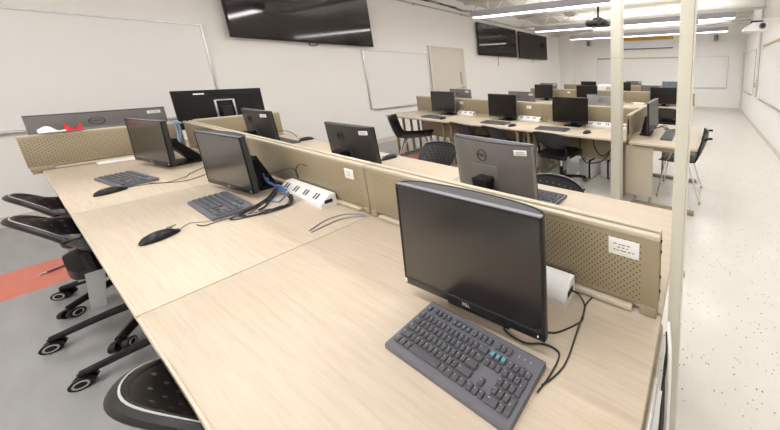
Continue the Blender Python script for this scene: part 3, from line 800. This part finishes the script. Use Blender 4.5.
cord('data_cables', 'blue cables and white plugs draped over the end divider behind the leftmost screen', [[(-4.60, .60, z + .28), (-4.62, .605, z + .20), (-4.60, .59, z + .10), (-4.50, .56, z + .03), (-4.35, .55, z + .02)], [(-4.62, .585, z + .28), (-4.62, .59, z + .17), (-4.55, .57, z + .06), (-4.42, .55, z + .01)], [(-4.60, .57, z + .285), (-4.55, .585, z + .29), (-4.47, .60, z + .27)]], .0045, 'cable_light_blue')
bm = B()
for x, y, s in ((-3.62, .58, .05), (-3.72, .55, .035), (-3.55, .595, .03), (-3.66, .595, .035)): box(bm, (x, y, D + s * .45), (s * 1.5, s * .8, s * .9), .005)
tag(obj('adapter_pile', bm, 'white_plastic'), 'white plugs piled behind the leftmost screen at the divider', 'adapter')
cord('desk_cable', 'thin black cable looping over the far desk by the left wall', [[(-4.46, .98, z), (-4.46, 1.06, z + .05), (-4.43, 1.15, z + .07), (-4.36, 1.19, z + .03), (-4.30, 1.19, z)]], .003)
cord('hanging_cable', 'white cord hanging down beside the pole end of the foreground desk', [[(-.062, .60, .79), (-.050, .56, .74), (-.047, .54, .62), (-.045, .50, .45), (-.048, .47, .25), (-.05, .46, .006)]], .0055, 'cable_white')
cord('wiring', 'dark wires bunched along the pole end of the foreground desk', [[(-.066, .612, .74), (-.060, .58, .70), (-.064, .54, .64), (-.060, .50, .60), (-.064, .44, .5), (-.062, .40, .3)], [(-.058, .61, .72), (-.064, .57, .66), (-.058, .52, .56), (-.064, .48, .4)]], .004, 'cable_black')
cord('desk_cable', 'loose cables behind the sideways computer on the end desk', [[(-.60, 3.02, z), (-.5, 3.08, z + .02), (-.42, 3.06, z), (-.46, 2.99, z + .015), (-.38, 3.05, z), (-.33, 3.1, z)], [(-.58, 3.05, z), (-.47, 3.12, z + .03), (-.40, 3.02, z + .01), (-.35, 3.08, z)]], .006)
cord('desk_cable', 'loose cables by the large black screen of the middle row', [[(-1.52, 2.84, z), (-1.45, 2.70, z), (-1.38, 2.66, z + .02), (-1.33, 2.60, z), (-1.30, 2.59, z)], [(-1.5, 2.83, z), (-1.40, 2.76, z + .02), (-1.30, 2.74, z), (-1.22, 2.80, z)]], .004, 'cork_tan')
cord('floor_cables', 'cables hanging in loops under the middle row near the pole', [[(-1.35, 2.80, .64), (-1.30, 2.74, .50), (-1.18, 2.70, .42), (-1.06, 2.72, .52), (-1.02, 2.78, .66)], [(-1.55, 2.8, .64), (-1.50, 2.72, .42), (-1.40, 2.70, .30), (-1.2, 2.72, .34), (-1.1, 2.75, .45)]], .008)

# ------------------------------------------------------------------ chairs
def task_chair(label, loc, rz, group, zs=.47, back=True, rad=.31, leg0=110, rim=.77, wrap=.045, drop=.025):
    """five star swivel chair; the sitter looks along local +Y"""
    t = thing('task_chair', label, 'chair', loc, rz, group)
    for k in range(5):
        a = R(leg0 + 72 * k) - rz; d = Vector((math.cos(a), math.sin(a), 0))
        bm = B(); tube(bm, [d * .03 + Vector((0, 0, .105)), d * .16 + Vector((0, 0, .098)), d * rad + Vector((0, 0, .068))], (.027, .017), 8); lg = obj('leg', bm, 'black_plastic', t)
        bm = B(); p = d * rad; s = Vector((-d.y, d.x, 0))
        for e in (-1, 1): cyl(bm, p + s * (e * .009) + Vector((0, 0, .029)), p + s * (e * .027) + Vector((0, 0, .029)), .028, n=14)
        cyl(bm, p + Vector((0, 0, .03)), p + Vector((0, 0, .072)), .010, n=8)
        cs = obj('caster', bm, 'soft_black', lg)
        for e in (-1, 1):
            bm = B(); ring = [p + s * (e * .028) + Vector((0, 0, .029)) + (d * math.cos(2 * PI * q / 14) + Vector((0, 0, 1)) * math.sin(2 * PI * q / 14)) * .017 for q in range(15)]
            tube(bm, ring, .003, 5, False, False); obj('caster_ring', bm, 'grey_plastic', lg)
    bm = B(); cyl(bm, (0, 0, .075), (0, 0, .13), .038); cyl(bm, (0, 0, .13), (0, 0, .26), .026); obj('hub', bm, 'black_plastic', t)
    bm = B(); cyl(bm, (0, 0, .26), (0, 0, zs - .07), .016); obj('gas_lift', bm, 'chrome', t)
    bm = B(); box(bm, (0, 0, zs - .06), (.20, .24, .035), .008); obj('mechanism', bm, 'black_plastic', t)
    # upholstered seat
    bm = B()
    def sf(u, v):
        x = (u - .5) * 2; y = (v - .5) * 2; k = max(abs(x), abs(y))
        rr = 1 / max(1e-6, (abs(x) ** 5 + abs(y) ** 5) ** .2) * k if k > 0 else 1
        return (x * rr * .225, y * rr * .215, zs - .012 - .02 * (x * x) * .6 - .02 * max(0, y) ** 3 + .006 * x * x)
    shell(bm, sf, 14, 14, .05); obj('seat', bm, 'soft_black', t)
    if back:
        for s in (-1, 1):
            bm = B(); tube(bm, [(s * .14, -.02, zs - .065), (s * .195, -.10, zs - .055), (s * .215, -.155, zs - .02), (s * .205, -.165, zs + .10)], .016, 8); obj('back_bracket', bm, 'black_plastic', t)
            bm = B(); prism(bm, [(-.20, zs - .20), (-.165, zs - .20), (-.14, zs - .0), (-.185, zs + .0)], s * .235 - .004, s * .235 + .004, 'x'); obj('side_bar', bm, 'aluminium', t)
        z0, z1 = zs + .07, rim
        bm = B(); obj('backrest', back_mesh(bm, z0, z1, wrap, drop), 'perforated_seat_back', t)
        bm = B(); tube(bm, [Vector(back_fn(u / 20, 1.0, z0, z1, wrap, drop)) for u in range(21)], .013, 8, False); tr = obj('top_rim', bm, 'soft_black', t)
        bm = B(); tube(bm, [Vector(back_fn(u / 20, 1.0, z0, z1, wrap, drop)) + Vector((0, .004, .0125)) for u in range(21)], .0016, 5, False); obj('stitching', bm, 'grey_plastic', tr)
    return t
def back_fn(u, v, z0, z1, wrap=.092, drop=.115):
    x = (u - .5) * 2; k = v
    w = .19 + .035 * math.sin(PI * min(1, k * .9 + .1) * .75)
    dz = -drop * abs(x) ** 2.7 * ((v - .5) * 2 if v > .5 else 0)
    dz += .03 * abs(x) ** 3 * (1 - v)
    y = -.165 + wrap * x * x - .120 * k
    return (w * x, y, z0 + (z1 - z0) * k + dz)
def back_mesh(bm, z0, z1, wrap, drop):
    shell(bm, lambda u, v: back_fn(u, v, z0, z1, wrap, drop), 16, 12, .014); return bm
tc1 = 'rolling chairs at the nearest row'
task_chair('black rolling chair in the foreground, only its curved back showing at the desk edge', (-1.175, .286, 0), 0, tc1, wrap=.092, drop=.115)
c2 = task_chair('black perforated rolling chair at the left, the nearer one of the pair', (-3.14, .225, 0), R(0), tc1, leg0=328, wrap=.092, drop=.115)
task_chair('black perforated rolling chair at the left, the farther one of the pair', (-3.74, .235, 0), R(0), tc1, leg0=306, wrap=.092, drop=.115)
task_chair('low black rolling stool tucked under the desk, base legs reaching out over the grey floor', (-2.60, .305, 0), R(0), None, zs=.42, back=False, leg0=253, rad=.36)
task_chair('black chair with perforated back behind the nearest row, between two computer backs', (-2.44, 1.33, 0), R(184), 'chairs behind the nearest row')
task_chair('black chair whose curved top edge shows right of the grey computer back', (-.93, 1.06, 0), R(172), 'chairs behind the nearest row')
task_chair('black perforated rolling task chair standing at the right desk of the middle row', (-1.71, 2.57, 0), R(-4), 'chairs of the middle row')
task_chair('black perforated chair at the middle row, left of the middle screen', (-3.20, 2.565, 0), R(-10), 'chairs of the middle row')
task_chair('black perforated chair at the middle row, under the middle screen', (-2.57, 2.56, 0), R(-10), 'chairs of the middle row')
task_chair('black rolling chair at the right end of the third row', (-.72, 4.92, 0), 0, None)
def shell_chair(label, loc, rz, group, knobs=False):
    t = thing('shell_chair', label, 'chair', loc, rz, group)
    bm = B()
    def f(u, v):
        x = (u - .5) * 2
        if v < .5:
            k = v / .5; y = .22 - .40 * k; zz = .455 - .02 * math.sin(PI * k) - (.02 * (1 - k) ** 3); w = .225
        else:
            k = (v - .5) / .5; y = -.18 - .10 * math.sin(k * PI / 2) * .9 - .03 * k; zz = .455 + .34 * k ** 1.15; w = .225 - .02 * k
        zz += .035 * abs(x) ** 3 * (1 if v < .5 else max(0, 1 - (v - .5) * 4))
        y += (.05 * x * x * min(1, (v - .5) * 3) if v > .5 else 0)
        return (x * w, y, zz)
    shell(bm, f, 12, 22, .012); obj('seat_shell', bm, 'soft_black', t)
    for sx in (-1, 1):
        for fy, ty in ((.23, .14), (-.25, -.10)):
            bm = B(); tube(bm, [(sx * .15, ty, .44), (sx * .17, ty + (fy - ty) * .15, .40), (sx * .215, fy, .012)], .0105, 8); lg = obj('leg', bm, 'chrome', t)
            bm = B(); cyl(bm, (sx * .2155, fy, 0), (sx * .214, fy, .03), .015, n=10); obj('foot_cap', bm, 'cork_tan', lg)
    bm = B(); tube(bm, [(-.15, .13, .436), (.15, .13, .436)], .010, 8); tube(bm, [(-.15, -.10, .436), (.15, -.10, .436)], .010, 8); obj('under_frame', bm, 'chrome', t)
    for s in (-1, 1) if knobs else ():
        bm = B(); tube(bm, [(s * .19, -.27, .74), (s * .205, -.30, .765), (s * .20, -.345, .77)], .013, 8); obj('back_knob', bm, 'black_plastic', t)
    return t
shell_chair('black shell chair with chrome legs half under the left end of the middle row', (-4.42, 2.44, 0), R(-38), None)
shell_chair('black shell chair with chrome legs beside the end desk right of the near pole', (-.24, 2.93, 0), R(88), None, True)

# ------------------------------------------------------------------ odds and ends
t = thing('cloth', 'crumpled red and white cloth lying over the end divider at the left', 'cloth', (X1[3] - .01, .155, D + .277))
def cl(sx, amp, ph):
    def f(u, v):
        y = sx[0] + (sx[1] - sx[0]) * u; xx = -.05 + .10 * v
        return (xx, y, .010 + amp * (.5 + .5 * math.sin(u * 6 + ph)) * (1 - abs(2 * v - 1)) + .006 * math.sin(9 * u + 7 * v) * (1 - abs(2 * v - 1)))
    return f
bm = B(); shell(bm, cl((-.065, .025), .045, 0), 10, 8, .003); obj('white_part', bm, 'sticker_white', t)['label'] = 'white half'
bm = B(); shell(bm, cl((.02, .075), .055, 1.5), 10, 8, .003); obj('red_part', bm, 'red_cloth', t)['label'] = 'red half'
t = thing('marker_pen', 'thin dark purple pen lying on the red floor stripe', 'pen', (-4.555, .0, .007), R(120))
bm = B(); cyl(bm, (-.07, 0, 0), (.06, 0, 0), .006, n=10); obj('barrel', bm, 'purple_plastic', t)
bm = B(); cyl(bm, (-.075, 0, 0), (-.05, 0, 0), .0068, n=10); obj('cap', bm, 'white_plastic', t)
bm = B(); box(bm, (-4.52, .30, D + .012), (.09, .14, .02), .004); tag(obj('cable_box', bm, 'white_plastic'), 'flat white box at the end divider on the left desk', 'box')
# cases on the floor under the middle row
for k, (x, y, w, lab) in enumerate(((-1.48, 3.02, .22, 'white case under the middle row, behind the task chair'), (-1.21, 3.10, .16, 'white case with a black strap under the middle row, left of the pole'), (-1.0, 3.13, .13, 'white case under the middle row partly behind the middle pole'))):
    t = thing('equipment_case', lab, 'case', (x, y, 0), R(-12), 'white cases under the middle row')
    bm = B(); box(bm, (0, 0, .135), (w, .34, .27), .03, seg=3); obj('body', bm, 'floor_white_box', t)
    bm = B(); box(bm, (w / 2 - .03, 0, .139), (.035, .352, .276), .02, seg=3); obj('strap', bm, 'black_plastic', t)
    bm = B(); tube(bm, [(-.04, -.10, .265), (-.03, -.1, .29), (.03, -.1, .29), (.04, -.1, .265)], .006, 6); obj('handle', bm, 'black_plastic', t)
t = thing('desktop_projector', 'white projector box with a round lens on the farthest row', 'projector', (-2.93, 7.05, D))
bm = B(); box(bm, (0, 0, .165), (.50, .34, .27), .03, seg=3); obj('body', bm, 'white_plastic', t)
bm = B(); cyl(bm, (.15, -.185, .18), (.15, -.165, .18), .085, n=20); obj('lens', bm, 'grey_plastic', t)
bm = B()
for sx in (-1, 1):
    for sy in (-1, 1): cyl(bm, (sx * .18, sy * .12, 0), (sx * .18, sy * .12, .04), .02)
obj('feet', bm, 'black_plastic', t)
bm = B(); box(bm, (-1.36, 5.16, D + .02), (.25, .09, .04), .006); tag(obj('white_box', bm, 'sticker_white'), 'white box lying at the third row divider right of the middle pole', 'box')
bm = B(); box(bm, (-1.0, 3.34, D + .0125), (.30, .21, .025), .002); tag(obj('paper_stack', bm, 'sticker_white'), 'stack of white paper on the far side of the middle row by the pole', 'paper')

# ------------------------------------------------------------------ world and view
w = bpy.data.worlds.new('world'); S.world = w; w.use_nodes = True
w.node_tree.nodes['Background'].inputs[0].default_value = (1, .98, .95, 1); w.node_tree.nodes['Background'].inputs[1].default_value = .2
S.view_settings.view_transform = 'Standard'; S.view_settings.look = 'None'; S.view_settings.gamma = 1
S.view_settings.use_curve_mapping = False
S.view_settings.exposure = -0.60
S.cycles.max_bounces = 8; S.cycles.diffuse_bounces = 5
